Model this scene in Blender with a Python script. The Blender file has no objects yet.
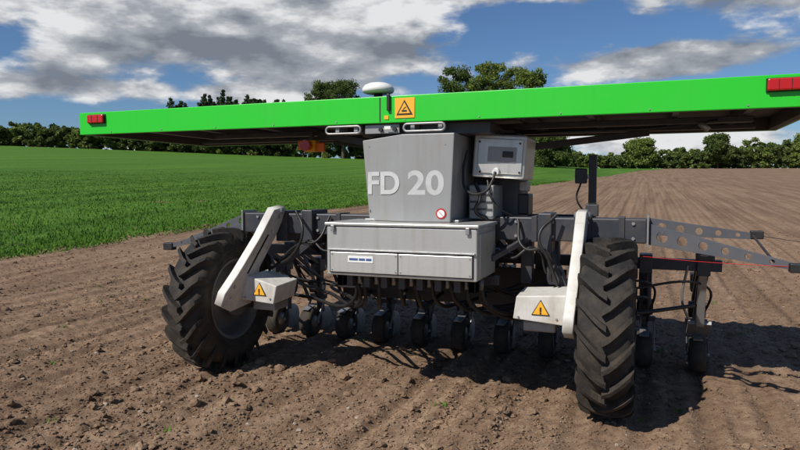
import bpy, math, numpy as np, random
from mathutils import Vector, Matrix
random.seed(7); rng=np.random.default_rng(7)
S=bpy.context.scene
S.view_settings.view_transform='Standard'; S.view_settings.look='None'; S.view_settings.exposure=0
CX,CY,CZ=1.69,-4.17,1.41
def camw(x,y): return (CX+x*.934-y*.358, CY+x*.358+y*.934)
# ------------------------------------------------------------ materials
def newmat(name):
    m=bpy.data.materials.new(name); m.use_nodes=True
    nt=m.node_tree; b=nt.nodes['Principled BSDF']; return m,nt,b
def paint(name,col,rough=.5,metal=0.,dirt=.25,dcol=(.16,.12,.085),scale=6,bump=.0,spec=.5,zdirt=0,streak=0):
    m,nt,b=newmat(name); N=nt.nodes; L=nt.links
    tc=N.new('ShaderNodeTexCoord'); n=N.new('ShaderNodeTexNoise'); n.inputs['Scale'].default_value=scale
    n.inputs['Detail'].default_value=6; n.inputs['Roughness'].default_value=.65
    L.new(tc.outputs['Object'],n.inputs['Vector'])
    r=N.new('ShaderNodeMapRange'); r.inputs[1].default_value=.42; r.inputs[2].default_value=.75
    r.inputs[3].default_value=0; r.inputs[4].default_value=dirt
    L.new(n.outputs['Fac'],r.inputs[0])
    fac=r.outputs[0]
    if zdirt>0:
        g=N.new('ShaderNodeNewGeometry'); sp=N.new('ShaderNodeSeparateXYZ'); L.new(g.outputs['Position'],sp.inputs[0])
        zr=N.new('ShaderNodeMapRange'); zr.inputs[1].default_value=1.0; zr.inputs[2].default_value=0.0; zr.inputs[3].default_value=0; zr.inputs[4].default_value=zdirt
        L.new(sp.outputs['Z'],zr.inputs[0])
        ad=N.new('ShaderNodeMath'); ad.operation='ADD'; ad.use_clamp=True; L.new(fac,ad.inputs[0]); L.new(zr.outputs[0],ad.inputs[1]); 
        fac=ad.outputs[0]
    if streak>0:
        mp=N.new('ShaderNodeMapping'); mp.inputs['Scale'].default_value=(14,14,.9); L.new(tc.outputs['Object'],mp.inputs[0])
        ns=N.new('ShaderNodeTexNoise'); ns.inputs['Scale'].default_value=1.6; ns.inputs['Detail'].default_value=4; L.new(mp.outputs[0],ns.inputs['Vector'])
        rs=N.new('ShaderNodeMapRange'); rs.inputs[1].default_value=.5; rs.inputs[2].default_value=.75; rs.inputs[3].default_value=0; rs.inputs[4].default_value=streak
        L.new(ns.outputs['Fac'],rs.inputs[0])
        ad=N.new('ShaderNodeMath'); ad.operation='ADD'; ad.use_clamp=True; L.new(fac,ad.inputs[0]); L.new(rs.outputs[0],ad.inputs[1]); fac=ad.outputs[0]
    mx=N.new('ShaderNodeMix'); mx.data_type='RGBA'; mx.inputs[6].default_value=(*col,1); mx.inputs[7].default_value=(*dcol,1)
    L.new(fac,mx.inputs[0]); L.new(mx.outputs[2],b.inputs['Base Color'])
    b.inputs['Metallic'].default_value=metal; b.inputs['Specular IOR Level'].default_value=spec
    rr=N.new('ShaderNodeMapRange'); rr.inputs[3].default_value=rough-.08; rr.inputs[4].default_value=min(1,rough+.2)
    L.new(n.outputs['Fac'],rr.inputs[0]); L.new(rr.outputs[0],b.inputs['Roughness'])
    if bump>0:
        n2=N.new('ShaderNodeTexNoise'); n2.inputs['Scale'].default_value=60; n2.inputs['Detail'].default_value=4
        L.new(tc.outputs['Object'],n2.inputs['Vector'])
        bp=N.new('ShaderNodeBump'); bp.inputs['Strength'].default_value=bump; bp.inputs['Distance'].default_value=.004
        L.new(n2.outputs['Fac'],bp.inputs['Height']); L.new(bp.outputs[0],b.inputs['Normal'])
    return m
M_green=paint('green_paint',(.018,.53,.020),.34,0,.12,(.04,.34,.04),3,streak=.12)
M_steel=paint('grey_steel',(.54,.54,.52),.32,.55,.35,(.36,.32,.26),5,.1,streak=.35)
M_col=paint('grey_paint',(.29,.295,.295),.45,.15,.35,(.22,.20,.165),4,.05,streak=.3)
M_bright=paint('brushed_panel',(.80,.80,.77),.26,.7,.35,(.46,.42,.35),4,.1,streak=.35)
M_white=paint('offwhite_paint',(.62,.61,.57),.42,0,.6,(.33,.27,.20),6,.05,streak=.35,zdirt=.15)
M_beam=paint('dark_beam',(.042,.046,.056),.42,.3,.45,(.13,.10,.08),6,.1)
M_gal=paint('galvanised',(.34,.34,.34),.4,.6,.5,(.2,.17,.13),14,.1)
M_black=paint('black_plastic',(.011,.011,.012),.42,0,.35,(.06,.048,.036),9)
M_rub=paint('tyre_rubber',(.017,.017,.017),.75,0,.55,(.115,.088,.063),7,.5,.3,.25)
M_rim=paint('rim_paint',(.16,.16,.155),.5,.2,.7,(.13,.10,.075),8,.1)
M_under=paint('panel_underside',(.06,.055,.05),.6,0,.3,(.045,.04,.03),4)
M_pv=paint('solar_glass',(.01,.014,.03),.12,0,.2,(.05,.05,.05),3)
M_red=paint('red_lens',(.45,.008,.008),.2,0,.05,(.3,.02,.02))
M_yel=paint('yellow_sign',(.85,.42,.02),.45,0,.2,(.5,.28,.05))
M_blk=paint('sign_black',(.012,.012,.012),.5,0,.05)
M_whs=paint('sign_white',(.78,.78,.76),.45,0,.1)
M_txt=paint('text_light',(.50,.51,.51),.5,0,.35,(.34,.32,.28),streak=.3)
M_dome=paint('antenna_white',(.78,.78,.74),.4,0,.15)
M_orange=paint('orange_plastic',(.8,.16,.01),.4,0,.1)
M_blue=paint('blue_ink',(.05,.09,.25),.5,0,.05)
# ------------------------------------------------------------ helpers
robot=bpy.data.objects.new('field_robot',None); S.collection.objects.link(robot)
def link(o,parent=robot,mat=None):
    S.collection.objects.link(o)
    if parent: o.parent=parent
    if mat: 
        o.data.materials.clear(); o.data.materials.append(mat)
    return o
def meshobj(name,verts,faces,mat,parent=robot,smooth=False):
    me=bpy.data.meshes.new(name); me.from_pydata([tuple(v) for v in verts],[],faces); me.update()
    if smooth: me.polygons.foreach_set('use_smooth',[True]*len(me.polygons))
    o=bpy.data.objects.new(name,me); return link(o,parent,mat)
def bevel(o,w,seg=2):
    if w>0:
        b=o.modifiers.new('b','BEVEL'); b.width=w; b.segments=seg; b.limit_method='ANGLE'
def box(name,x0,x1,y0,y1,z0,z1,mat,bev=.006,rot=None,parent=robot):
    c=Vector(((x0+x1)/2,(y0+y1)/2,(z0+z1)/2)); a,b_,d=(x1-x0)/2,(y1-y0)/2,(z1-z0)/2
    v=[(sx*a,sy*b_,sz*d) for sx in(-1,1) for sy in(-1,1) for sz in(-1,1)]
    f=[(0,1,3,2),(4,6,7,5),(0,4,5,1),(2,3,7,6),(0,2,6,4),(1,5,7,3)]
    o=meshobj(name,v,f,mat,parent); o.location=c
    if rot: o.rotation_euler=[math.radians(r) for r in rot]
    bevel(o,bev); return o
def bar(name,p,q,w,h,mat,bev=.003,parent=robot):
    p=Vector(p);q=Vector(q);d=q-p;L=d.length
    o=box(name,-w/2,w/2,-h/2,h/2,-L/2,L/2,mat,bev,parent=parent)
    o.location=(p+q)/2; o.rotation_euler=d.to_track_quat('Z','Y').to_euler(); return o
def cyl(name,p,q,r,mat,n=20,r2=None,parent=robot,bev=0):
    p=Vector(p);q=Vector(q);d=q-p;L=d.length; r2=r if r2 is None else r2
    v=[];f=[]
    for i in range(n):
        a=2*math.pi*i/n; v.append((r*math.cos(a),r*math.sin(a),-L/2))
    for i in range(n):
        a=2*math.pi*i/n; v.append((r2*math.cos(a),r2*math.sin(a),L/2))
    for i in range(n): f.append((i,(i+1)%n,n+(i+1)%n,n+i))
    f.append(tuple(range(n-1,-1,-1))); f.append(tuple(range(n,2*n)))
    o=meshobj(name,v,f,mat,parent)
    for pl in o.data.polygons: pl.use_smooth=len(pl.vertices)==4
    o.location=(p+q)/2; o.rotation_euler=d.to_track_quat('Z','Y').to_euler(); bevel(o,bev); return o
def tube(name,pts,r,mat,cyclic=False,parent=robot,smooth=True):
    cu=bpy.data.curves.new(name,'CURVE'); cu.dimensions='3D'; cu.bevel_depth=r; cu.bevel_resolution=3
    if smooth:
        sp=cu.splines.new('BEZIER'); sp.bezier_points.add(len(pts)-1)
        for b,p in zip(sp.bezier_points,pts): b.co=p; b.handle_left_type=b.handle_right_type='AUTO'
    else:
        sp=cu.splines.new('POLY'); sp.points.add(len(pts)-1)
        for b,p in zip(sp.points,pts): b.co=(*p,1)
    sp.use_cyclic_u=cyclic; cu.use_fill_caps=True
    o=bpy.data.objects.new(name,cu); return link(o,parent,mat)
def plate(name,org,ex,ey,outer,holes,th,mat,bev=0.002,parent=robot):
    cu=bpy.data.curves.new(name,'CURVE'); cu.dimensions='2D'; cu.fill_mode='BOTH'; cu.extrude=th/2; cu.bevel_depth=bev
    def addp(pts):
        sp=cu.splines.new('POLY'); sp.points.add(len(pts)-1)
        for b,p in zip(sp.points,pts): b.co=(p[0],p[1],0,1)
        sp.use_cyclic_u=True
    addp(outer)
    for (hx,hy,r) in holes: addp([(hx+r*math.cos(a*math.pi/10),hy-r*math.sin(a*math.pi/10)) for a in range(20)])
    ex=Vector(ex).normalized(); ey=Vector(ey); ey=(ey-ex*ey.dot(ex)).normalized(); ez=ex.cross(ey)
    o=bpy.data.objects.new(name,cu); link(o,parent,mat)
    m=Matrix((ex,ey,ez)).transposed().to_4x4(); m.translation=Vector(org); o.matrix_local=m; return o
def lathe(name,prof,mat,n=64,parent=robot,loc=(0,0,0),axis='X'):
    v=[];f=[];k=len(prof)
    for i in range(n):
        a=2*math.pi*i/n
        for (x,r) in prof:
            v.append((x,r*math.cos(a),r*math.sin(a)) if axis=='X' else (r*math.cos(a),r*math.sin(a),x))
    for i in range(n):
        for j in range(k-1):
            a,b=i*k+j,((i+1)%n)*k+j; f.append((a,a+1,b+1,b))
    o=meshobj(name,v,f,mat,parent,True); o.location=loc; return o
def text(name,s,loc,size,mat,rz=0,sx=1,parent=robot):
    cu=bpy.data.curves.new(name,'FONT'); cu.body=s; cu.size=size; cu.extrude=.0003; cu.offset=size*.026
    cu.align_x='CENTER'; cu.align_y='CENTER'
    o=bpy.data.objects.new(name,cu); link(o,parent,mat); o.location=loc
    o.rotation_euler=(math.radians(90),0,math.radians(rz)); o.scale=(sx,1,1); return o
def tri_sign(x,y,z,s,pre):
    def tri(n,k,d,m,r=0):
        pts=[(0,.62*s*k),(-.54*s*k,-.31*s*k),(.54*s*k,-.31*s*k)]
        return plate(n,(x,y-d,z),(1,0,0),(0,0,1),pts,[],.002,m,.0015)
    tri(pre+'_border',1,0,M_blk); tri(pre+'_field',.84,.003,M_yel)
    box(pre+'_mark',x-.005*s/.1,x+.005*s/.1,y-.0085,y-.0065,z-.010*s/.1,z+.018*s/.1,M_blk,0)
    box(pre+'_dot',x-.005*s/.1,x+.005*s/.1,y-.0085,y-.0065,z-.023*s/.1,z-.014*s/.1,M_blk,0)
# ------------------------------------------------------------ wheels
XL,XR=-1.40,1.490
def lugs(name,loc):
    v=[];f=[];n=20
    for i in range(n):
        for s in(-1,1):
            a0=2*math.pi*(i+(.5 if s>0 else 0))/n
            secs=[(-.012,0,.553,.49),(.03,.05,.554,.49),(.07,.12,.552,.49),(.11,.20,.546,.485),(.145,.27,.532,.46),(.160,.30,.505,.44),(.158,.31,.46,.43)]
            b0=len(v)
            for (x,da,rt,rb) in secs:
                a=a0-da; hw=.024/.55; tw=.017/.55
                for (r,dd) in((rb,-hw),(rt,-tw),(rt,tw),(rb,hw)):
                    v.append((s*x,r*math.cos(a+dd),r*math.sin(a+dd)))
            for j in range(len(secs)-1):
                for q in range(3):
                    A=b0+j*4+q; f.append((A,A+1,A+5,A+4))
            f.append((b0,b0+1,b0+2,b0+3)); e=b0+(len(secs)-1)*4; f.append((e,e+1,e+2,e+3))
    o=meshobj(name,v,f,M_rub); o.location=loc; bevel(o,.003,1)
    return o
TP=[(-.11,.30),(-.135,.335),(-.152,.40),(-.150,.45),(-.125,.49),(-.06,.503),(0,.506),(.06,.503),(.125,.49),(.150,.45),(.152,.40),(.135,.335),(.11,.30)]
def bigwheel(pre,X):
    loc=(X,0,.55)
    lathe(pre+'_tyre',TP,M_rub,72,loc=loc); o=lugs(pre+'_lugs',loc)
    o.rotation_euler=(random.random(),0,0)
    for rr,zz in((.385,.1505),(.36,.1445)):
        for s in(1,-1): lathe(pre+'_bead',[(s*(zz-.004),rr-.004),(s*(zz+.003),rr),(s*(zz-.001),rr+.004)],M_rub,60,loc=loc)
    for s in(1,-1):
        lathe(pre+'_rim'+('a' if s>0 else 'b'),[(s*x,r) for x,r in[(.105,.30),(.125,.318),(.128,.306),(.11,.285),(.06,.272),(.02,.262),(.0,.24),(.012,.16),(.035,.12),(.075,.115),(.08,.07),(.08,.001)]],M_rim,48,loc=loc)
        for k in range(8):
            a=k*math.pi/4; y=.09*math.cos(a); z=.09*math.sin(a)
            cyl(pre+'_bolt',(X+s*.075,y,.55+z),(X+s*.095,y,.55+z),.011,M_gal,6)
bigwheel('drive_wheel_l',XL); bigwheel('drive_wheel_r',XR)
# ------------------------------------------------------------ legs
for s,Xt,Xb in((-1,-.93,-1.13),(1,1.315,1.285)):
    pre='leg_l' if s<0 else 'leg_r'
    Xp=Xb
    d=Vector((Xt-Xb,0,.68)); k=d.length/.68
    poly=[(-.04,1.25),(.10,1.265),(.115,1.20),(.06,1.05),(-.06,.82),(-.03,.66),(-.06,.55),(-.30,.525),(-.43,.585),(-.42,.665),(-.31,.80),(-.14,1.05)]
    poly=[(a,(b-.57)*k) for a,b in poly]
    plate(pre+'_arm',(Xb,0,.57),(0,1,0),d,poly,[(.05,.64*k,.016),(.0,.52*k,.02),(-.34,.06,.018)],.05,M_white,.007)
    plate(pre+'_arm_slot',(Xb+.0,0,.57),(0,1,0),d,[(-.06,.50*k),(-.035,.50*k),(-.19,.22*k),(-.215,.22*k)],[],.066,M_black,.0)
    for (yy,zz) in((.03,1.19),(-.33,.70),(-.12,.62)):
        xx=Xb+(Xt-Xb)*(zz-.57)/.68; cyl(pre+'_arm_bolt',(xx+.028,yy,zz),(xx+.045,yy,zz),.013,M_gal,6)
    i0,i1=(Xb+.035,Xb+.34) if s<0 else (Xb-.36,Xb-.035)
    if s<0: fr=[(i0,.585),(i1-.03,.565),(i1,.70),(i0+.05,.765)]
    else: fr=[(i0,.59),(i1,.565),(i1,.755),(i0+.02,.735)]
    v=[(a,-.20,b) for a,b in fr]+[(a,.10,b+.015) for a,b in fr]
    o=meshobj(pre+'_cover',v,[(0,1,2,3),(5,4,7,6),(4,0,3,7),(1,5,6,2),(3,2,6,7),(4,5,1,0)],M_white); bevel(o,.008,3)
    box(pre+'_skirt',i0+.05,i1-.07,-.12,.08,.50,.565,M_gal,.01)
    tri_sign((i0+i1)/2+.01,-.204,.657,.10,pre+'_warning')
    for bx in(i0+.035,i1-.055): cyl(pre+'_screw',(bx,-.198,.605),(bx,-.207,.605),.007,M_gal,8)
    xa=(XL+.08) if s<0 else (XR-.08)
    cyl(pre+'_axle',(Xp,-.02,.55),(xa,0,.55),.06,M_beam)
    cyl(pre+'_hub_flange',(xa-s*.06,0,.55),(xa,0,.55),.13,M_rim,28)
    cyl(pre+'_motor',(Xp-s*.03,.10,.66),(Xp-s*.3,.10,.66),.075,M_black)
    box(pre+'_clamp',Xt-s*.24-.045,Xt-s*.24+.045,.07,.33,.98,1.245,M_beam,.008)
    box(pre+'_clamp_b',Xt-.05,Xt+.05,.104,.32,1.0,1.235,M_beam,.006)
    bar(pre+'_strut',(Xt-s*.24,.2,1.02),(Xp-s*.06,.13,.72),.05,.05,M_beam)
    tube(pre+'_cable',[(Xt-s*.16,.05,1.24),(Xt-s*.26,-.03,1.10),(Xt-s*.2,-.02,.95),(Xp-s*.12,.05,.78)],.011,M_black)
    tube(pre+'_cable2',[(Xt-s*.42,.1,1.20),(Xt-s*.36,-.0,1.02),(Xt-s*.22,.02,1.0),(Xp-s*.16,.04,.8)],.010,M_black)
    tube(pre+'_cable3',[(Xt-s*.55,.1,1.05),(Xt-s*.45,.0,.95),(Xt-s*.3,.02,1.02),(Xp-s*.2,.1,.85)],.009,M_black)
    cyl(pre+'_knob',(Xt-.05,.05,1.235),(Xt+.05,.05,1.235),.024,M_gal,12)
    box(pre+'_side_box',Xt+s*.10-.03,Xt+s*.10+.05,.29,.42,1.0,1.21,M_beam,.006)
# ------------------------------------------------------------ chassis
box('cross_beam',-1.28,1.70,.12,.28,1.06,1.215,M_beam,.008)
box('beam_end_plate',1.70,1.712,.10,.30,1.04,1.235,M_gal,.002)
box('beam_end_plate2',-1.292,-1.28,.10,.30,1.04,1.235,M_gal,.002)
for x in(-.45,1.0,1.55): box('beam_strap',x-.018,x+.018,.112,.288,1.052,1.223,M_beam,.002)
for x in(-1.15,-.62,.88,1.12,1.62):
    for z in(1.09,1.185): cyl('beam_bolt',(x,.12,z),(x,.108,z),.011,M_gal,6)
for x in(-.45,.25,.95): box('chassis_rail',x-.04,x+.04,.28,1.5,1.07,1.17,M_beam,.006)
box('rear_beam',-.6,1.15,1.5,1.6,1.06,1.18,M_beam,.006)
box('tool_bar',-1.85,2.2,.80,.88,.82,.90,M_beam,.006)
for x in(-1.0,-.3,.8,1.45): 
    bar('tool_lift_arm',(x,.25,1.08),(x,.84,.86),.05,.06,M_beam)
    cyl('lift_cylinder',(x+.08,.3,1.12),(x+.08,.78,.9),.022,M_gal,12)
# lower hopper box
box('hopper_box',-.25,.755,-.45,.05,.845,1.165,M_steel,.008)
box('hopper_lid',-.262,.767,-.462,.06,1.167,1.188,M_steel,.006)
box('hopper_panel_frame',-.225,.735,-.458,-.448,.862,1.005,M_black,.002)
box('hopper_panel_a',-.217,.25,-.465,-.456,.868,.998,M_bright,.003)
box('hopper_panel_b',.256,.728,-.465,-.456,.868,.998,M_bright,.003)
box('hopper_lip',-.235,.745,-.468,-.452,1.007,1.018,M_gal,.002)
box('hopper_side_plate',.754,.764,-.40,.0,.87,1.13,M_steel,.002)
box('hopper_label',-.09,.085,-.4685,-.4652,.935,.975,M_whs,0)
for k,(a,b_) in enumerate([(-.08,-.02),(-.012,.03),(.038,.075)]): box('label_ink',a,b_,-.4705,-.4688,.948,.962,M_blue,0)
for x in(-.205,.238,.27,.715):
    for z in(.883,.984): cyl('panel_rivet',(x,-.464,z),(x,-.469,z),.005,M_gal,8)
for x in(-.2,.7): box('lid_latch',x-.012,x+.012,-.472,-.46,1.13,1.172,M_gal,.003)
# column
zc0,zc1=1.19,1.76
def ring(x0,x1,z): return [(x0,-.19,z),(x0+.30*(x1-x0)/.64,-.26,z),(x1,-.24,z),(x1,.33,z),(x0,.33,z)]
r0=ring(-.06,.525,zc0); r1=ring(-.11,.55,zc1); r1[0]=(-.11,-.19,zc1-.03)
o=meshobj('column',r0+r1,[(i,(i+1)%5,5+(i+1)%5,5+i) for i in range(5)]+[(4,3,2,1,0),(5,6,7,8,9)],M_col); bevel(o,.006)
text('column_text_a','FD',(.055,-.2262,1.435),.205,M_txt,-13.8,1.10)
text('column_text_b','20',(.362,-.2516,1.435),.213,M_txt,3.4,1.15)
cyl('no_step_ring',(.465,-.244,1.245),(.465,-.2475,1.245),.034,M_red,24); cyl('no_step_field',(.465,-.2475,1.245),(.465,-.2495,1.245),.025,M_whs,24)
bar('no_step_bar',(.447,-.2505,1.263),(.483,-.2505,1.227),.006,.002,M_red,0)
box('column_foot',-.09,.57,-.2,.35,1.1895,1.203,M_gal,.003)
for z in(1.26,1.69):
    for x in(-.055,.49): cyl('column_rivet',(x,-.19 if x<0 else -.238,z),(x,-.205 if x<0 else -.246,z),.006,M_gal,8)
box('column_back',.1,.85,.34,.75,1.17,1.80,M_beam,.01)
box('mount_head',-.15,.75,-.1,.9,1.762,1.842,M_beam,.006)
def loop(n,x0,x1,y,z0,z1,rr=.008):
    r=(z1-z0)/2; zc=(z0+z1)/2; pts=[]
    for k in range(9): a=math.pi/2+math.pi*k/8; pts.append((x0+r+r*math.cos(a),y,zc+r*math.sin(a)))
    for k in range(9): a=-math.pi/2+math.pi*k/8; pts.append((x1-r+r*math.cos(a),y,zc+r*math.sin(a)))
    tube(n,pts,rr,M_gal,True,smooth=False)
loop('hook_loop',-.38,-.12,-.20,1.78,1.828); loop('hook_loop_b',.20,.48,-.22,1.78,1.828)
box('hook_plate',-.10,.15,-.17,-.16,1.775,1.835,M_gal,.003)
for x in(-.3,-.16,.25,.44): box('hook_bracket',x-.015,x+.015,-.19,-.05,1.79,1.842,M_gal,.003)
for x in(.02,.12): cyl('hook_pin',(x,-.19,1.80),(x,-.16,1.80),.014,M_black,12)
bar('shelf_strut',(-.1,.1,1.72),(-.7,.3,1.83),.03,.05,M_beam)
# electronics box, upper right
box('control_box',.595,.95,.06,.42,1.475,1.765,M_steel,.012,(0,4,0))
box('control_box_lid',.63,.93,.046,.058,1.505,1.735,M_steel,.004,(0,4,0))
box('control_box_recess',.70,.89,.040,.0445,1.58,1.68,M_col,.004,(0,4,0))
box('control_vent',.80,.87,.034,.039,1.61,1.65,M_black,.004,(0,4,0))
for a,b_ in((.645,1.72),(.915,1.70),(.645,1.52),(.91,1.51)): cyl('lid_screw',(a,.047,b_),(a,.041,b_),.007,M_black,8)
cyl('cable_gland',(.76,.05,1.525),(.76,.0,1.515),.022,M_whs,16)
tube('control_cable',[(.57,.0,1.66),(.56,-.06,1.50),(.60,-.10,1.39),(.70,-.08,1.38),(.75,-.03,1.46),(.76,.0,1.515)],.009,M_black)
box('battery_case',.57,.74,.05,.40,1.20,1.43,M_col,.01)
box('relay_box',.76,.92,.36,.55,1.22,1.37,M_black,.01)
box('relay_box_b',.74,.90,.38,.55,1.385,1.46,M_gal,.01)
tube('cable_d',[(.62,.04,1.44),(.66,.0,1.34),(.63,.0,1.26),(.7,.06,1.2)],.012,M_black)
tube('cable_e',[(.70,.04,1.46),(.73,.0,1.36),(.78,.02,1.28),(.86,.1,1.22)],.008,M_black)
for z in(1.26,1.31,1.36): box('case_rib',.58,.73,.042,.052,z,z+.012,M_beam,.001)
# post with lamp
box('sensor_post',1.33,1.38,.28,.33,1.20,1.63,M_black,.004)
box('sensor_post_cap',1.315,1.395,.265,.345,1.22,1.30,M_beam,.004)
box('sensor_head',1.245,1.32,.24,.31,1.44,1.54,M_black,.008); cyl('sensor_lens',(1.283,.245,1.49),(1.283,.228,1.49),.022,M_black,16)
box('sensor_bracket',1.31,1.335,.28,.31,1.47,1.50,M_gal,.002)
tube('sensor_cable',[(1.28,.28,1.44),(1.26,.24,1.34),(1.30,.26,1.26),(1.34,.28,1.2)],.006,M_black)
# hole arms (bumper-wire outriggers)
def arm(n,p,q,h0,h1,k,mat,up=(0,0,1)):
    p=Vector(p);q=Vector(q);L=(q-p).length
    holes=[]
    for i in range(k):
        t=(i+.7)/(k+.6); h=h0+(h1-h0)*t; holes.append((t*L,0,h*.30))
    plate(n,p,q-p,up,[(0,-h0/2),(L,-h1/2),(L+h1*.4,0),(L,h1/2),(0,h0/2)],holes,.008,mat,.001)
M_arm=paint('arm_paint',(.10,.105,.12),.45,.3,.4,(.17,.14,.11),6,.1)
arm('outrigger_plate_a',(1.712,.22,1.165),(2.32,.24,1.115),.11,.035,5,M_arm)
arm('outrigger_plate_b',(1.712,.14,1.12),(2.45,-.20,.985),.13,.035,6,M_arm)
bar('outrigger_link',(2.30,.23,1.125),(2.36,-.15,1.0),.012,.012,M_beam)
box('outrigger_tip',2.29,2.36,.21,.27,1.10,1.15,M_black,.006)
box('outrigger_tip_b',2.42,2.50,-.24,-.18,.955,1.005,M_black,.006)
arm('outrigger_plate_c',(-1.285,.22,1.17),(-1.93,.16,.95),.10,.03,5,M_arm)
arm('outrigger_plate_d',(-1.285,.14,1.10),(-1.98,.05,.93),.07,.03,4,M_arm)
box('outrigger_tip_c',-2.02,-1.93,.04,.10,.90,.96,M_black,.006)
tube('bumper_wire',[(2.46,-.21,.985),(2.0,-.02,.975),(1.68,.12,.98)],.0018,M_red)
tube('bumper_wire_b',[(2.34,.24,1.12),(2.75,.2,1.06),(3.2,.15,.98)],.002,M_black)
tube('bumper_wire_c',[(2.46,-.21,.97),(2.9,-.1,.95),(3.2,.15,.98)],.0018,M_red)
tube('bumper_wire_d',[(-1.97,.07,.93),(-2.02,.8,.93),(-1.95,2.0,.95)],.0025,M_black)
# ------------------------------------------------------------ roof
rx0,rx1,ry0,ry1,rz0,rz1=-2.63,2.60,-.20,1.40,1.842,2.018
box('roof_front_fascia',rx0,rx1,ry0,ry0+.03,rz0,rz1,M_green,.004)
box('roof_back_fascia',rx0,rx1,ry1-.03,ry1,rz0,rz1,M_green,.004)
box('roof_end_l',rx0,rx0+.02,ry0+.03,ry1-.03,rz0,rz1,M_green,.004)
box('roof_end_r',rx1-.02,rx1,ry0+.03,ry1-.03,rz0,rz1,M_green,.004)
box('roof_liner_l',rx0+.02,rx0+.07,ry0+.03,ry1-.03,rz0+.002,1.93,M_under,.0)
box('roof_liner_r',rx1-.07,rx1-.02,ry0+.03,ry1-.03,rz0+.002,1.93,M_under,.0)
box('roof_liner_back',rx0+.07,rx1-.07,ry1-.08,ry1-.03,rz0+.002,1.93,M_under,.0)
box('roof_deck',rx0+.02,rx1-.02,ry0+.03,ry1-.03,1.932,1.97,M_under,0)
for k in range(5):
    w=(rx1-rx0-.1)/5; a=rx0+.05+k*w
    box('solar_panel',a+.005,a+w-.005,ry0+.05,ry1-.05,1.972,2.004,M_pv,.003)
for x in(-2.1,-1.6,-1.05,-.5,.9,1.35,1.85,2.25): box('roof_rib',x-.02,x+.02,ry0+.03,ry1-.09,1.862,1.928,M_arm,.003)
box('roof_beam',-1.7,2.3,.32,.38,1.82,1.858,M_beam,.004); box('roof_beam_b',-2.3,2.4,.92,.98,1.83,1.858,M_beam,.004)
box('roof_inner_lip',rx0+.07,rx1-.07,ry0+.03,ry0+.10,1.849,1.859,M_beam,0)
bar('roof_brace',(.8,.6,1.70),(1.7,.95,1.82),.03,.05,M_beam); bar('roof_brace_b',(.0,.6,1.70),(-.9,.95,1.82),.03,.05,M_beam)
tube('roof_cable',[(1.0,.3,1.79),(1.4,.2,1.78),(1.8,.4,1.81),(2.1,.3,1.83)],.008,M_black)
cyl('roof_hook',(2.0,.3,1.82),(2.05,.3,1.77),.02,M_gal,10)
for s,x in((0,-2.44),(1,2.37)):
    box('tail_lamp_base',x-.088,x+.088,-.212,-.201,1.925,2.0,M_black,.003)
    box('tail_lamp_lens',x-.083,x+.083,-.232,-.2125,1.930,1.995,M_red,.008,)
    for k in(-.03,.03): box('tail_lamp_rib',x+k-.0015,x+k+.0015,-.2345,-.232,1.935,1.99,M_black,0)
plate('roof_sign',(.20,-.203,1.935),(1,0,0),(0,0,1),[(-.068,-.065),(.068,-.065),(.068,.065),(-.068,.065)],[],.002,M_yel,.001)
plate('roof_sign_border',(.20,-.206,1.935),(1,0,0),(0,0,1),[(0,.052),(-.056,-.045),(.056,-.045)],[],.002,M_blk,.0005)
plate('roof_sign_inner',(.20,-.209,1.935),(1,0,0),(0,0,1),[(0,.034),(-.040,-.036),(.040,-.036)],[],.002,M_yel,.0005)
box('roof_sign_mark',.182,.218,-.2125,-.211,1.910,1.920,M_blk,0); bar('roof_sign_mark2',(.19,-.212,1.925),(.212,-.212,1.942),.006,.001,M_blk,0)
box('roof_tag',.055,.085,-.2045,-.2015,1.865,1.89,M_yel,0); box('roof_tag_b',.055,.10,-.2045,-.2015,1.80,1.82,M_whs,0)
box('roof_seam',.02,.026,-.2035,-.2005,1.85,2.01,M_black,0)
box('cable_cover',.078,.098,-.222,-.2015,1.92,2.03,M_black,.003)
for x in np.linspace(-2.3,2.2,10): cyl('fascia_bolt',(x,-.200,1.860),(x,-.204,1.860),.005,M_gal,8)
# antenna
AX,AY=-.04,-.08
cyl('antenna_stem',(AX,AY,2.0),(AX,AY,2.06),.03,M_black,16)
box('antenna_foot',AX-.07,AX+.07,AY-.06,AY+.06,2.019,2.029,M_black,.003)
lathe('antenna_dome',[(2.055,.001),(2.055,.08),(2.062,.102),(2.075,.110),(2.092,.108),(2.112,.092),(2.125,.062),(2.131,.03),(2.132,.001)],M_dome,40,loc=(AX,AY,0),axis='Z')
# emergency stop under roof
box('stop_box',-.80,-.70,.22,.30,1.69,1.78,M_yel,.008); cyl('stop_button',(-.75,.22,1.735),(-.75,.17,1.735),.034,M_orange,18)
cyl('stop_button_cap',(-.75,.17,1.735),(-.75,.155,1.735),.042,M_red,18); box('stop_hanger',-.765,-.735,.25,.28,1.78,1.84,M_beam,.002)
box('stop_flag',-.70,-.63,.24,.27,1.69,1.76,M_orange,.008); box('stop_side',-.86,-.80,.24,.28,1.71,1.78,M_orange,.008)
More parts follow.
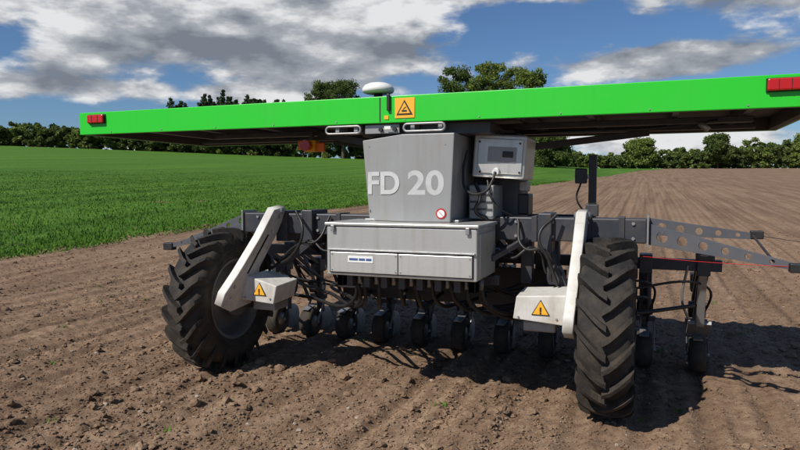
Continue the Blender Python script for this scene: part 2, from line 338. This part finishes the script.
# ------------------------------------------------------------ seeding units
UX=[-1.64,-1.27,-.90,-.53,-.16,.21,.58,.95,1.33,1.70,2.08]
def unit(x,k):
    n='seed_unit_'
    yw=1.17+random.uniform(-.015,.015); zw=.142
    box(n+'clamp',x-.045,x+.045,.77,.91,.79,.93,M_beam,.006)
    for dx in(-.035,.035):
        bar(n+'link_up',(x+dx,.88,.88),(x+dx,1.32,.66),.012,.035,M_beam)
        bar(n+'link_low',(x+dx,.86,.80),(x+dx,1.30,.54),.012,.035,M_beam)
    bar(n+'shank',(x,1.35,.74),(x,1.37,.20),.05,.07,M_beam)
    box(n+'head',x-.05,x+.05,1.26,1.40,.60,.74,M_beam,.01)
    cyl(n+'meter',(x-.06,1.30,.46),(x+.06,1.30,.46),.065,M_black,20)
    cyl(n+'meter_cap',(x-.064,1.30,.46),(x+.064,1.30,.46),.03,M_gal,14)
    for dx,a in((-.02,5),(.02,-5)):
        o=lathe(n+'disc',[(-.002,.001),(-.002,.115),(0,.122),(.002,.115),(.002,.001)],M_gal,28,loc=(x+dx,1.42,.125)); o.rotation_euler=(0,0,math.radians(a))
    lathe(n+'press_tyre',[(-.045,.06),(-.058,.085),(-.060,.12),(-.045,.138),(0,.145),(.045,.138),(.060,.12),(.058,.085),(.045,.06)],M_rub,32,loc=(x,yw,zw))
    lathe(n+'press_rim',[(-.046,.001),(-.046,.064),(.046,.064),(.046,.001)],M_gal,24,loc=(x,yw,zw))
    for dx in(-.072,.072):
        bar(n+'fork',(x+dx,1.33,.36),(x+dx,yw,zw),.010,.028,M_gal if k%2 else M_beam)
        cyl(n+'fork_bolt',(x+dx*.9,yw,zw),(x+dx*1.2,yw,zw),.014,M_gal,8)
    bar(n+'scraper',(x,1.24,.30),(x,1.06,.27),.07,.006,M_gal,0)
    box(n+'fork_bridge',x-.08,x+.08,1.30,1.36,.34,.38,M_beam,.004)
    cyl(n+'spring',(x+.03,1.0,.78),(x+.03,1.28,.40),.016,M_gal,10)
    bar(n+'stay',(x-.02,.86,.80),(x-.03,1.2,.34),.02,.03,M_beam)
    sx=max(-.2,min(.7,.25+(x-.25)*.33)); 
    j=lambda a=.03: random.uniform(-a,a)
    tube(n+'hose',[(sx,-.15,.84),(sx+.02+j(),-.1+j(),.66+j()),(sx*.6+x*.4+j(),.3,.54+j(.05)),(x-.02,.95,.56+j()),(x,1.28,.50)],.014,M_black)
    tube(n+'hose_b',[(sx+.05,0,.84),(sx+.06+j(),.08,.74),(sx*.5+x*.5+j(),.45,.68+j()),(x+.03,.9,.70),(x+.02,1.3,.34)],.009,M_black)
    cyl(n+'outlet',(sx,-.15,.845),(sx,-.15,.79),.032,M_black,12,.02)
    box(n+'outlet_body',sx-.022,sx+.022,-.36,-.22,.76,.843,M_beam,.004)
    cyl(n+'outlet_cup',(sx+.045,-.30,.843),(sx+.045,-.30,.775),.018,M_gal,10,.014)
for k,x in enumerate(UX): unit(x,k)
box('under_rail',-.3,.8,-.05,0,.77,.83,M_beam,.005)
box('under_panel',-.7,1.15,.70,.72,.50,.80,M_black,.004)
bar('side_strut_l',(-.25,-.1,.95),(-.62,.2,1.12),.035,.035,M_beam); bar('side_strut_r',(.76,-.1,.95),(1.0,.2,1.10),.035,.035,M_beam)
bar('side_strut_l2',(-.25,.0,.86),(-.85,.8,.86),.03,.03,M_beam)
for x in(-.62,-.38): box('beam_hanger',x-.04,x+.04,.3,.4,.78,1.06,M_beam,.006)
for x in(.92,1.1): box('beam_hanger_r',x-.04,x+.04,.3,.4,.74,1.06,M_beam,.006)
# outer right tool post
bar('outer_post',(2.08,.78,.95),(2.08,.98,.40),.055,.05,M_gal); box('outer_post_head',2.03,2.15,.76,.86,.901,.96,M_beam,.01)
bar('outer_post_stay',(2.08,.98,.42),(2.08,1.17,.30),.16,.03,M_gal)
tube('outer_chain',[(1.98,.8,.86),(1.95,.84,.6),(2.0,.9,.45)],.009,M_gal)
# front caster (far side)
lathe('caster_tyre',[(-.07,.16),(-.09,.20),(-.09,.26),(-.05,.29),(0,.295),(.05,.29),(.09,.26),(.09,.20),(.07,.16)],M_rub,40,loc=(.3,2.6,.295))
lathe('caster_rim',[(-.06,.001),(-.06,.165),(.06,.165),(.06,.001)],M_rim,30,loc=(.3,2.6,.295))
for dx in(-.12,.12): bar('caster_fork',(.3+dx,2.6,.295),(.3+dx,2.45,.75),.02,.06,M_beam)
box('caster_bridge',.14,.46,2.38,2.52,.74,.82,M_beam,.006); bar('caster_neck',(.3,2.45,.82),(.3,1.6,1.12),.08,.08,M_beam)

# ------------------------------------------------------------ terrain
def hsh(ix,iy,seed):
    n=(ix*374761393+iy*668265263+seed*14426951)&0x7fffffff
    n=((n^(n>>13))*1274126177)&0x7fffffff
    return ((n^(n>>16))&0xffff)/65535.
def vn(x,y,seed=0):
    ix=np.floor(x).astype(np.int64); iy=np.floor(y).astype(np.int64); fx=x-ix; fy=y-iy
    fx=fx*fx*(3-2*fx); fy=fy*fy*(3-2*fy)
    a=hsh(ix,iy,seed);b=hsh(ix+1,iy,seed);c=hsh(ix,iy+1,seed);d=hsh(ix+1,iy+1,seed)
    return (a*(1-fx)+b*fx)*(1-fy)+(c*(1-fx)+d*fx)*fy
def tocam(x,y):
    dx=x-CX;dy=y-CY; return dx*.934+dy*.358, -dx*.358+dy*.934
def terrain(x,y):
    xc,yc=tocam(x,y)
    s=(np.sqrt((yc-9)**2+2)+(yc-9))/2
    s=s-np.maximum(0,yc-150)*1.02*(yc>150)
    s=np.where(yc>150,np.maximum(s,132),s)
    u=xc/np.maximum(np.abs(yc),20)
    g=np.interp(u,[-1.5,-.625,-.3,.31,.8,2],[.088,.0785,.0665,.043,.042,.044])
    far=np.clip((yc-15)/60,0,1)
    return s*g+far*(vn(x/35,y/35,5)-.5)*.5
def soil(x,y):
    xc,yc=tocam(x,y); d=np.hypot(xc,yc)
    f1=np.clip(1-(d-6)/14,0,1); f2=np.clip(1-(d-12)/60,0,1)
    xx=x-.21+.04*(vn(x*.5,y*.35,9)-.5)
    dr=(xx/.373-np.round(xx/.373))*.373
    gr=np.exp(-(dr/.055)**2)*(.3+1.1*vn(np.round(xx/.373)*3.7,y*.5,3))
    gr=np.clip(gr,0,1)
    rid=np.exp(-((np.abs(dr)-.10)/.035)**2)
    h=-.032*gr*f2+.014*rid*f2*(.3+vn(x*2,y*1.2,71))
    h+=(vn(x*1.1,y*.5,1)-.5)*.045*f2
    rough=1-.75*gr
    h+=rough*(vn(x*4,y*2.4,2)-.5)*.026*f2
    b=1-np.abs(2*vn(x*12+2*vn(x*5,y*5,21),y*11,4)-1); h+=rough*(b-.5)*.018*f1*(.4+1.2*vn(x*1.7,y*1.3,34))
    b=1-np.abs(2*vn(x*25,y*23+2*vn(x*9,y*9,22),6)-1); h+=rough*(b-.5)*.013*f1*(.3+1.2*vn(x*1.7,y*1.3,33))
    h+=(vn(x*45,y*45,8)-.5)*.009*f1
    for X in(XL,XR): 
        w_=np.exp(-((x-X)/.15)**4)*np.clip((-y+.3),0,1)*f2
        tr=np.sin(2*math.pi*(y+.5*np.abs(x-X))/.17)
        h-=w_*(.016+.007*tr)
    return h
def axis(lo,hi,step,growth,lim0,lim1):
    a=list(np.arange(lo,hi,step)); s=step
    r=[];p=a[-1]
    while p<lim1: s*=growth; p+=s; r.append(p)
    s=step;l=[];p=a[0]
    while p>lim0: s*=growth; p-=s; l.append(p)
    return np.array(l[::-1]+a+r)
def npmesh(name,v,f,mat,smooth=True,parent=None):
    me=bpy.data.meshes.new(name); k=f.shape[1]
    me.vertices.add(len(v)); me.vertices.foreach_set('co',np.ascontiguousarray(v,dtype=np.float32).ravel())
    me.loops.add(f.size); me.loops.foreach_set('vertex_index',f.astype(np.int32).ravel())
    me.polygons.add(len(f)); me.polygons.foreach_set('loop_start',np.arange(0,f.size,k,dtype=np.int32))
    me.polygons.foreach_set('loop_total',np.full(len(f),k,dtype=np.int32))
    me.update(calc_edges=True); me.polygons.foreach_set('use_smooth',np.full(len(f),smooth))
    me.materials.append(mat); o=bpy.data.objects.new(name,me); S.collection.objects.link(o)
    if parent: o.parent=parent
    return o
def gridmesh(name,xs,ys,hf,mat):
    X,Y=np.meshgrid(xs,ys); Z=hf(X,Y); nx,ny=len(xs),len(ys)
    v=np.stack([X,Y,Z],-1).reshape(-1,3)
    i=np.arange(nx*ny).reshape(ny,nx)
    f=np.stack([i[:-1,:-1],i[:-1,1:],i[1:,1:],i[1:,:-1]],-1).reshape(-1,4)
    return npmesh(name,v,f,mat)
def soilmat(name,gain=1.,rows=True):
    m,nt,b=newmat(name); N=nt.nodes;L=nt.links
    g=N.new('ShaderNodeNewGeometry')
    def noise(sc,det=6,ro=.6,map=None):
        n=N.new('ShaderNodeTexNoise'); n.inputs['Scale'].default_value=sc; n.inputs['Detail'].default_value=det; n.inputs['Roughness'].default_value=ro
        if map:
            mp=N.new('ShaderNodeMapping'); mp.inputs['Scale'].default_value=map; L.new(g.outputs['Position'],mp.inputs[0]); L.new(mp.outputs[0],n.inputs['Vector'])
        else: L.new(g.outputs['Position'],n.inputs['Vector'])
        return n.outputs['Fac']
    n1=noise(.35,4,.6); n2=noise(9,6,.72); n3=noise(1.2,5,.6,(2.6,.08,1)); n4=noise(70,3,.7)
    def ramp(src,stops):
        r=N.new('ShaderNodeValToRGB'); e=r.color_ramp.elements
        e[0].position=stops[0][0]; e[0].color=(*stops[0][1],1); e[1].position=stops[-1][0]; e[1].color=(*stops[-1][1],1)
        for p,c in stops[1:-1]: q=e.new(p); q.color=(*c,1)
        L.new(src,r.inputs[0]); return r.outputs[0]
    G=lambda c:tuple(gain*q for q in c)
    c=ramp(n2,[(.28,G((.185,.118,.077))),(.5,G((.315,.215,.145))),(.72,G((.42,.305,.212)))])
    def mul(a,bsrc,fac=1):
        mx=N.new('ShaderNodeMix'); mx.data_type='RGBA'; mx.blend_type='MULTIPLY'; mx.inputs[0].default_value=fac
        L.new(a,mx.inputs[6]); L.new(bsrc,mx.inputs[7]); return mx.outputs[2]
    c=mul(c,ramp(n1,[(.3,(.82,.80,.78)),(.7,(1.,1.,.98))]))
    c=mul(c,ramp(n3,[(.36,(.68,.66,.65)),(.60,(1.,1.,1.))]))
    c=mul(c,ramp(n4,[(.3,(.70,.68,.66)),(.7,(1.,1.,1.))]))
    L.new(c,b.inputs['Base Color']); b.inputs['Roughness'].default_value=.95; b.inputs['Specular IOR Level'].default_value=.1
    ad=N.new('ShaderNodeMath'); ad.operation='MULTIPLY_ADD'; L.new(n4,ad.inputs[0]); ad.inputs[1].default_value=.4; L.new(n2,ad.inputs[2])
    bp=N.new('ShaderNodeBump'); bp.inputs['Strength'].default_value=.75; bp.inputs['Distance'].default_value=.018
    L.new(ad.outputs[0],bp.inputs['Height']); L.new(bp.outputs[0],b.inputs['Normal'])
    return m
M_soil=soilmat('tilled_soil')
def soilh(x,y): return terrain(x,y)+soil(x,y)
gridmesh('soil_field',axis(-5.5,4.5,.024,1.045,-2500,2500),axis(-2.1,3.6,.024,1.045,-2500,2500),soilh,M_soil)
def ico(sub):
    import bmesh
    bm=bmesh.new(); bmesh.ops.create_icosphere(bm,subdivisions=sub,radius=1)
    v=np.array([p.co[:] for p in bm.verts]); f=np.array([[q.index for q in p.verts] for p in bm.faces]); bm.free(); return v,f
def scatter(name,n,smin,smax,sub,pw,rngx,mat,flat=.65):
    v0,f0=ico(sub); k=len(v0)
    t=3.0+ (rng.random(n)**1.5)*rngx; u=rng.uniform(-.85,.85,n)
    x=CX+u*t*.934-t*.358; y=CY+u*t*.358+t*.934
    s=smin+(smax-smin)*rng.random(n)**pw
    cl=vn(x*1.3,y*1.0,40); s*=.55+.9*cl
    sc=np.stack([s*rng.uniform(.8,1.4,n),s*rng.uniform(.8,1.3,n),s*flat*rng.uniform(.7,1.2,n)],-1)
    a=rng.random(n)*6.283; ca,sa=np.cos(a),np.sin(a)
    V=np.repeat(v0[None],n,0)*(1+rng.uniform(-.28,.28,(n,k,1)))*sc[:,None,:]
    X=V[...,0]*ca[:,None]-V[...,1]*sa[:,None]; Y=V[...,0]*sa[:,None]+V[...,1]*ca[:,None]
    z=soilh(x,y)+sc[:,2]*.3
    V=np.stack([X+x[:,None],Y+y[:,None],V[...,2]+z[:,None]],-1).reshape(-1,3)
    F=(f0[None]+(np.arange(n)*k)[:,None,None]).reshape(-1,3)
    return npmesh(name,V,F,mat,smooth=False)
scatter('soil_crumbs',75000,.003,.013,1,1.9,11,M_soil)
scatter('soil_clods',3600,.010,.036,2,2.7,13,M_soil)
M_stone=paint('pale_stone',(.36,.30,.24),.8,0,.7,(.24,.18,.13),20,.2)
scatter('field_stones',450,.005,.015,2,2.2,10,M_stone)
# ------------------------------------------------------------ grass field
m,nt,b=newmat('young_crop'); N=nt.nodes;L=nt.links
g=N.new('ShaderNodeNewGeometry')
def nz(sc,det=6,mp=None):
    n=N.new('ShaderNodeTexNoise'); n.inputs['Scale'].default_value=sc; n.inputs['Detail'].default_value=det
    if mp:
        q=N.new('ShaderNodeMapping'); q.inputs['Scale'].default_value=mp; L.new(g.outputs['Position'],q.inputs[0]); L.new(q.outputs[0],n.inputs['Vector'])
    else: L.new(g.outputs['Position'],n.inputs['Vector'])
    return n.outputs['Fac']
r=N.new('ShaderNodeValToRGB'); e=r.color_ramp.elements; e[0].position=.3; e[0].color=(.055,.135,.013,1); e[1].position=.7; e[1].color=(.12,.245,.028,1)
L.new(nz(5,5),r.inputs[0])
r2=N.new('ShaderNodeValToRGB'); e=r2.color_ramp.elements; e[0].position=.38; e[0].color=(.66,.72,.62,1); e[1].position=.62; e[1].color=(1.,1.,1,1)
L.new(nz(.6,4,(1.8,.05,1)),r2.inputs[0])
mx=N.new('ShaderNodeMix'); mx.data_type='RGBA'; mx.blend_type='MULTIPLY'; mx.inputs[0].default_value=1; L.new(r.outputs[0],mx.inputs[6]); L.new(r2.outputs[0],mx.inputs[7])
L.new(mx.outputs[2],b.inputs['Base Color']); b.inputs['Roughness'].default_value=.8; b.inputs['Specular IOR Level'].default_value=.15
n2=nz(30,3); bp=N.new('ShaderNodeBump'); bp.inputs['Strength'].default_value=1; bp.inputs['Distance'].default_value=.05; L.new(n2,bp.inputs['Height']); L.new(bp.outputs[0],b.inputs['Normal'])
M_grass=m
def bxline(yc): return -12.8+.5*yc
tt=np.concatenate([np.linspace(-40,10,40),np.linspace(10.3,60,260),np.linspace(61,600,160)])
ww=np.concatenate([np.array([0,.1,.2,.35,.5]),np.geomspace(.7,900,110)])
T,W=np.meshgrid(tt,ww); wob=.5*(vn(T*1.3,T*0,50)-.5)+.25*(vn(T*5,T*0,51)-.5)
XC=bxline(T)+wob-W*.894; YC=T+W*.447
GX=CX+XC*.934-YC*.358; GY=CY+XC*.358+YC*.934
gz=terrain(GX,GY)+.06*np.clip(W/.5,0,1)-.03+(vn(GX*2,GY*2,60)-.5)*.03
i=np.arange(T.size).reshape(T.shape)
npmesh('grass_field',np.stack([GX,GY,gz],-1).reshape(-1,3),np.stack([i[:-1,:-1],i[:-1,1:],i[1:,1:],i[1:,:-1]],-1).reshape(-1,4),M_grass)
n=170000
T1=6+64*rng.random(n)**1.5; W1=rng.random(n)**1.7*30-.35*rng.random(n)
xc=bxline(T1)-W1*.894+.5*(vn(T1*1.3,T1*0,50)-.5); yc=T1+W1*.447
x=CX+xc*.934-yc*.358; y=CY+xc*.358+yc*.934
dd=np.clip(1-(yc-10)/45,.0,1)
hgt=rng.uniform(.04,.11,n)*np.clip((W1+.5)/.9,.3,1)*dd; wd=.006+.0006*yc; a=rng.random(n)*6.283; ln=rng.normal(0,.045,(n,2))
z=terrain(x,y)+.01
p0=np.stack([x-np.cos(a)*wd,y-np.sin(a)*wd,z],-1); p1=np.stack([x+np.cos(a)*wd,y+np.sin(a)*wd,z],-1); p2=np.stack([x+ln[:,0],y+ln[:,1],z+hgt+.02],-1)
keep=dd>.02; P=np.stack([p0,p1,p2],1)[keep]
npmesh('crop_blades',P.reshape(-1,3),np.arange(3*len(P)).reshape(-1,3),M_grass,False)
def weeds():
    V=[]; 
    for _ in range(34):
        t=random.uniform(3.6,9);u=random.uniform(-.6,.6)
        X,Y=camw(u*t,t); big=random.random()
        z=float(soilh(np.array([X]),np.array([Y]))[0])
        for k in range(int(6+12*big)):
            a=random.random()*6.28; l=random.uniform(.012,.04)*(0.5+big); w=.005
            dx,dy=math.cos(a),math.sin(a); ox,oy=X+random.gauss(0,.02),Y+random.gauss(0,.02)
            V+= [(ox-dy*w,oy+dx*w,z+.005),(ox+dy*w,oy-dx*w,z+.005),(ox+dx*l,oy+dy*l,z+.02+random.random()*.02)]
    V=np.array(V); npmesh('weed_seedlings',V,np.arange(len(V)).reshape(-1,3),M_grass,False)
weeds()
# ------------------------------------------------------------ trees
def leafmat(name,c0,c1):
    m=bpy.data.materials.new(name); m.use_nodes=True; nt=m.node_tree; N=nt.nodes;L=nt.links
    b=N['Principled BSDF']; g=N.new('ShaderNodeNewGeometry'); n=N.new('ShaderNodeTexNoise'); n.inputs['Scale'].default_value=.3; n.inputs['Detail'].default_value=4; n.inputs['Roughness'].default_value=.7
    L.new(g.outputs['Position'],n.inputs['Vector'])
    ad=N.new('ShaderNodeMath'); ad.operation='MULTIPLY_ADD'; ad.inputs[1].default_value=.25; L.new(g.outputs['Random Per Island'],ad.inputs[0]); L.new(n.outputs['Fac'],ad.inputs[2])
    r=N.new('ShaderNodeValToRGB'); e=r.color_ramp.elements; e[0].position=.42; e[0].color=(*c0,1); e[1].position=.82; e[1].color=(*c1,1)
    L.new(ad.outputs[0],r.inputs[0]); L.new(r.outputs[0],b.inputs['Base Color']); b.inputs['Roughness'].default_value=.7; b.inputs['Specular IOR Level'].default_value=.2
    tr=N.new('ShaderNodeBsdfTranslucent'); L.new(r.outputs[0],tr.inputs[0]); mx=N.new('ShaderNodeMixShader'); mx.inputs[0].default_value=.35
    L.new(b.outputs[0],mx.inputs[1]); L.new(tr.outputs[0],mx.inputs[2]); L.new(mx.outputs[0],N['Material Output'].inputs[0]); return m
M_leafd=leafmat('foliage_dark',(.046,.074,.020),(.14,.185,.048))
M_leafl=leafmat('foliage_spring',(.08,.12,.025),(.24,.30,.07))
M_conif=leafmat('foliage_conifer',(.028,.048,.022),(.085,.115,.045))
M_bark=paint('bark',(.09,.07,.05),.9,0,.6,(.05,.04,.03),5,.5)
def leaves(cs,rs,per,size):
    out=[]
    for c,r in zip(cs,rs):
        n=per; dv=rng.normal(size=(n,3)); dv/=np.linalg.norm(dv,axis=1)[:,None]
        rad=rng.random(n)**.45*(1+.12*rng.normal(size=n))
        p=np.array(c)+dv*rad[:,None]*np.array([r,r,r*.8])
        a=rng.normal(size=(n,3)); a/=np.linalg.norm(a,axis=1)[:,None]
        b=np.cross(a,rng.normal(size=(n,3))); b/=np.linalg.norm(b,axis=1)[:,None]
        s=size*rng.uniform(.5,1.2,n)[:,None]
        out.append(np.stack([p-a*s,p-b*s*.6,p+a*s,p+b*s*.6],1))
    return np.concatenate(out)
def crown_pts(h,w,base,k):
    cs=[];rs=[]
    for _ in range(k):
        t=random.random()**.8; z=h*(base+(.95-base)*t); prof=math.sin(math.pi*min(1,.15+.70*t))**.5
        a=random.random()*6.28; r=w*prof*random.random()**.5*.85
        cs.append((r*math.cos(a),r*math.sin(a),z)); rs.append(w*random.uniform(.18,.34))
    return cs,rs
def groundz(X,Y): return float(terrain(np.array([X]),np.array([Y]))[0])
def skin_limbs(X,Y,z,h,w,parent):
    vv=[];ff=[]
    def limb(p,q,r0,r1):
        p=Vector(p);q=Vector(q);d=(q-p).normalized();a=d.orthogonal().normalized();b=d.cross(a);k=len(vv)
        for c,r in((p,r0),(q,r1)):
            for i in range(7):
                t=i*2*math.pi/7; vv.append(c+a*r*math.cos(t)+b*r*math.sin(t))
        for i in range(7): ff.append((k+i,k+(i+1)%7,k+7+(i+1)%7,k+7+i))
    limb((X,Y,z-.3),(X+.1,Y,z+h*.3),h*.022,h*.017); limb((X+.1,Y,z+h*.3),(X-.1,Y,z+h*.85),h*.017,h*.004)
    for k in range(11):
        a=random.random()*6.28; z0=z+h*random.uniform(.25,.65); l=w*random.uniform(.6,.9)
        limb((X,Y,z0),(X+l*math.cos(a),Y+l*math.sin(a),z0+h*random.uniform(.1,.25)),h*.008,h*.002)
    meshobj('trunk',vv,ff,M_bark,parent)
def tree(name,px,yc,h,w,mat,per=200,k=80,base=.2,size=.22):
    X,Y=camw((px-400)/640*yc,yc); z=groundz(X,Y)
    e=bpy.data.objects.new(name,None); S.collection.objects.link(e)
    skin_limbs(X,Y,z,h,w,e)
    cs,rs=crown_pts(h,w,base,k); q=leaves([(c[0]+X,c[1]+Y,c[2]+z) for c in cs],rs,per,size)
    o=npmesh('crown',q.reshape(-1,3),np.arange(len(q)*4).reshape(-1,4),mat,False,e)
tree('deciduous_tree',455,122,19.0,4.3,M_leafd)
tree('deciduous_tree',482,120,19.3,3.9,M_leafl)
tree('deciduous_tree',504,126,20.9,4.1,M_leafl)
tree('deciduous_tree',528,121,19.0,3.6,M_leafl)
tree('deciduous_tree',550,118,6.5,4.2,M_leafd,base=.05)
tree('deciduous_tree',323,150,17.8,4.4,M_leafd)
tree('deciduous_tree',343,148,18.4,4.6,M_leafd)
tree('deciduous_tree',638,150,6.8,4.0,M_leafl,base=.05,size=.3,per=120)
tree('deciduous_tree',716,150,8.0,3.6,M_leafd,base=.1,size=.3,per=120)
def H(px):
    return np.interp(px,[-400,0,60,100,135,142,165,190,230,256,266,300,370,430,560,600,660,700,750,800,1100],[112,121,120,124,122,106,102,98,96,98,104,110,114,138,150,153,149,146,139,134,125])
def basey(px): return np.interp(px,[-400,0,140,350,600,1100],[145,148,154,163,171,171])
qs={'d':[], 'l':[], 'c':[]}
pxs=np.arange(-420,1150,5.2)
for px in pxs:
    for row in range(2):
        p=px+random.uniform(-4,4); yc=random.uniform(150,156) if row==0 else random.uniform(158,172)
        X,Y=camw((p-400)/640*yc,yc); z=groundz(X,Y)
        h=(basey(p)-H(p))/640*yc*random.uniform(.80,1.04)*(.75 if row==0 else 1.0)
        con=138<p<275 and row==1
        if con:
            for rep in range(3):
                k=18; cs=[];rs=[]; hh=h*random.uniform(.90,1.05); ox=random.uniform(-1.6,1.6)
                for j in range(k):
                    t=j/(k-1); rr=2.4*(1-t)**.8+.38; a=random.random()*6.28
                    cs.append((X+ox+rr*.4*math.cos(a),Y+rr*.4*math.sin(a)+rep*2,z+hh*(.1+.9*t))); rs.append(rr)
                qs['c'].append(leaves(cs,rs,60,.38))
        else:
            w=max(2.2,h*.33); cs,rs=crown_pts(h,w,.03,14)
            q=leaves([(c[0]+X,c[1]+Y,c[2]*.95+z) for c in cs],rs,85,.36)
            qs[random.choice('ddl' if p<400 else 'dl')].append(q)
for key,mt in(('d',M_leafd),('l',M_leafl),('c',M_conif)):
    q=np.concatenate(qs[key]); npmesh({'d':'distant_tree_line','l':'distant_hedge_trees','c':'conifer_grove'}[key],q.reshape(-1,3),np.arange(len(q)*4).reshape(-1,4),mt,False)
# ------------------------------------------------------------ light & sky
ld=Vector((.46,.90,-1.0)).normalized(); el=math.asin(-ld.z); az=math.atan2(-ld.x,-ld.y)
sl=bpy.data.lights.new('sun','SUN'); sl.energy=4.9; sl.angle=math.radians(.5); sl.color=(1,.95,.88)
so=bpy.data.objects.new('sun',sl); S.collection.objects.link(so); so.rotation_euler=ld.to_track_quat('-Z','Y').to_euler()
w=bpy.data.worlds.new('World'); S.world=w; w.use_nodes=True; nt=w.node_tree; N=nt.nodes; L=nt.links; N.clear()
out=N.new('ShaderNodeOutputWorld'); sky=N.new('ShaderNodeTexSky'); sky.sky_type='NISHITA'; sky.sun_disc=False; sky.sun_elevation=el; sky.sun_rotation=az
sky.air_density=1.0; sky.dust_density=.3; sky.ozone_density=2.5
def mth(op,a,b=None,c=None,clamp=False):
    n=N.new('ShaderNodeMath'); n.operation=op; n.use_clamp=clamp
    for i,v in enumerate((a,b,c)):
        if v is None: continue
        if isinstance(v,(int,float)): n.inputs[i].default_value=v
        else: L.new(v,n.inputs[i])
    return n.outputs[0]
tc=N.new('ShaderNodeTexCoord'); sp=N.new('ShaderNodeSeparateXYZ'); L.new(tc.outputs['Generated'],sp.inputs[0])
x,y,z=sp.outputs
xc=mth('ADD',mth('MULTIPLY',x,.934),mth('MULTIPLY',y,.358)); yc=mth('ADD',mth('MULTIPLY',x,-.358),mth('MULTIPLY',y,.934))
U=mth('ARCTAN2',xc,yc); V=mth('ARCSINE',z)
def fbm(dv,sc,det,seed,sq=2.4,ro=.55):
    cb=N.new('ShaderNodeCombineXYZ'); L.new(U,cb.inputs[0]); L.new(mth('MULTIPLY',mth('ADD',V,dv),sq),cb.inputs[1]); cb.inputs[2].default_value=seed
    n=N.new('ShaderNodeTexNoise'); n.inputs['Scale'].default_value=sc; n.inputs['Detail'].default_value=det; n.inputs['Roughness'].default_value=ro
    L.new(cb.outputs[0],n.inputs['Vector']); return n.outputs['Fac']
blobs=[(230,58,215,34,.55),(60,22,90,16,.35),(340,12,150,16,.35),(540,3,210,11,.62),(772,24,62,19,.65),(650,74,95,17,.85),(20,102,70,14,.45),(210,100,160,12,.32),(700,140,260,14,.45),(400,60,60,20,.2),(560,38,90,13,-.25),(470,62,40,26,-.15),(20,62,30,10,-.2)]
tot=None
for (bx,by,rx,ry,wt) in blobs:
    u0=math.atan((bx-400)/640); v0=(188-by)/640
    q=mth('ADD',mth('POWER',mth('ABSOLUTE',mth('DIVIDE',mth('SUBTRACT',U,u0),rx/640)),2.0),mth('POWER',mth('ABSOLUTE',mth('DIVIDE',mth('SUBTRACT',V,v0),ry/640)),2.0))
    gsn=mth('MULTIPLY',mth('EXPONENT',mth('MULTIPLY',q,-1)),wt)
    tot=gsn if tot is None else mth('ADD',tot,gsn)
f1=fbm(0,6.5,8,1.3); f1b=fbm(.022,6.5,5,1.3); f2=fbm(0,2.6,3,4.1,2.0)
cov=mth('ADD',mth('ADD',mth('MULTIPLY',mth('SUBTRACT',f1,.5),1.6),mth('MULTIPLY',tot,.9)),.21)
mr=N.new('ShaderNodeMapRange'); mr.interpolation_type='SMOOTHSTEP'; mr.inputs[1].default_value=.32; mr.inputs[2].default_value=.56; L.new(cov,mr.inputs[0])
shade=mth('ADD',mth('MULTIPLY',mth('SUBTRACT',f1,f1b),3.4),mth('ADD',mth('MULTIPLY',mth('SUBTRACT',f2,.5),1.7),.66))
shade=mth('SUBTRACT',shade,mth('MULTIPLY',mth('SUBTRACT',cov,.62,None,True),.45),None,True)
cr=N.new('ShaderNodeValToRGB'); e=cr.color_ramp.elements; e[0].position=.05; e[0].color=(.23,.26,.31,1); e[1].position=.92; e[1].color=(.92,.93,.94,1)
q=e.new(.5); q.color=(.44,.47,.52,1); L.new(shade,cr.inputs[0])
b1=N.new('ShaderNodeBackground'); b1.inputs[1].default_value=.08
tint=N.new('ShaderNodeMix'); tint.data_type='RGBA'; tint.blend_type='MULTIPLY'; tint.inputs[0].default_value=1; tint.inputs[7].default_value=(.60,.78,1.0,1)
L.new(sky.outputs[0],tint.inputs[6]); L.new(tint.outputs[2],b1.inputs[0])
b2=N.new('ShaderNodeBackground'); L.new(cr.outputs[0],b2.inputs[0]); b2.inputs[1].default_value=.84
ms=N.new('ShaderNodeMixShader'); L.new(mr.outputs[0],ms.inputs[0]); L.new(b1.outputs[0],ms.inputs[1]); L.new(b2.outputs[0],ms.inputs[2]); L.new(ms.outputs[0],out.inputs[0])
# ------------------------------------------------------------ camera
cd=bpy.data.cameras.new('camera'); cd.sensor_width=36; cd.lens=28.8; cd.clip_start=.05; cd.clip_end=6000
co=bpy.data.objects.new('camera',cd); S.collection.objects.link(co); co.location=(CX,CY,CZ)
co.rotation_euler=(math.radians(90-3.31),0,math.radians(21)); S.camera=co
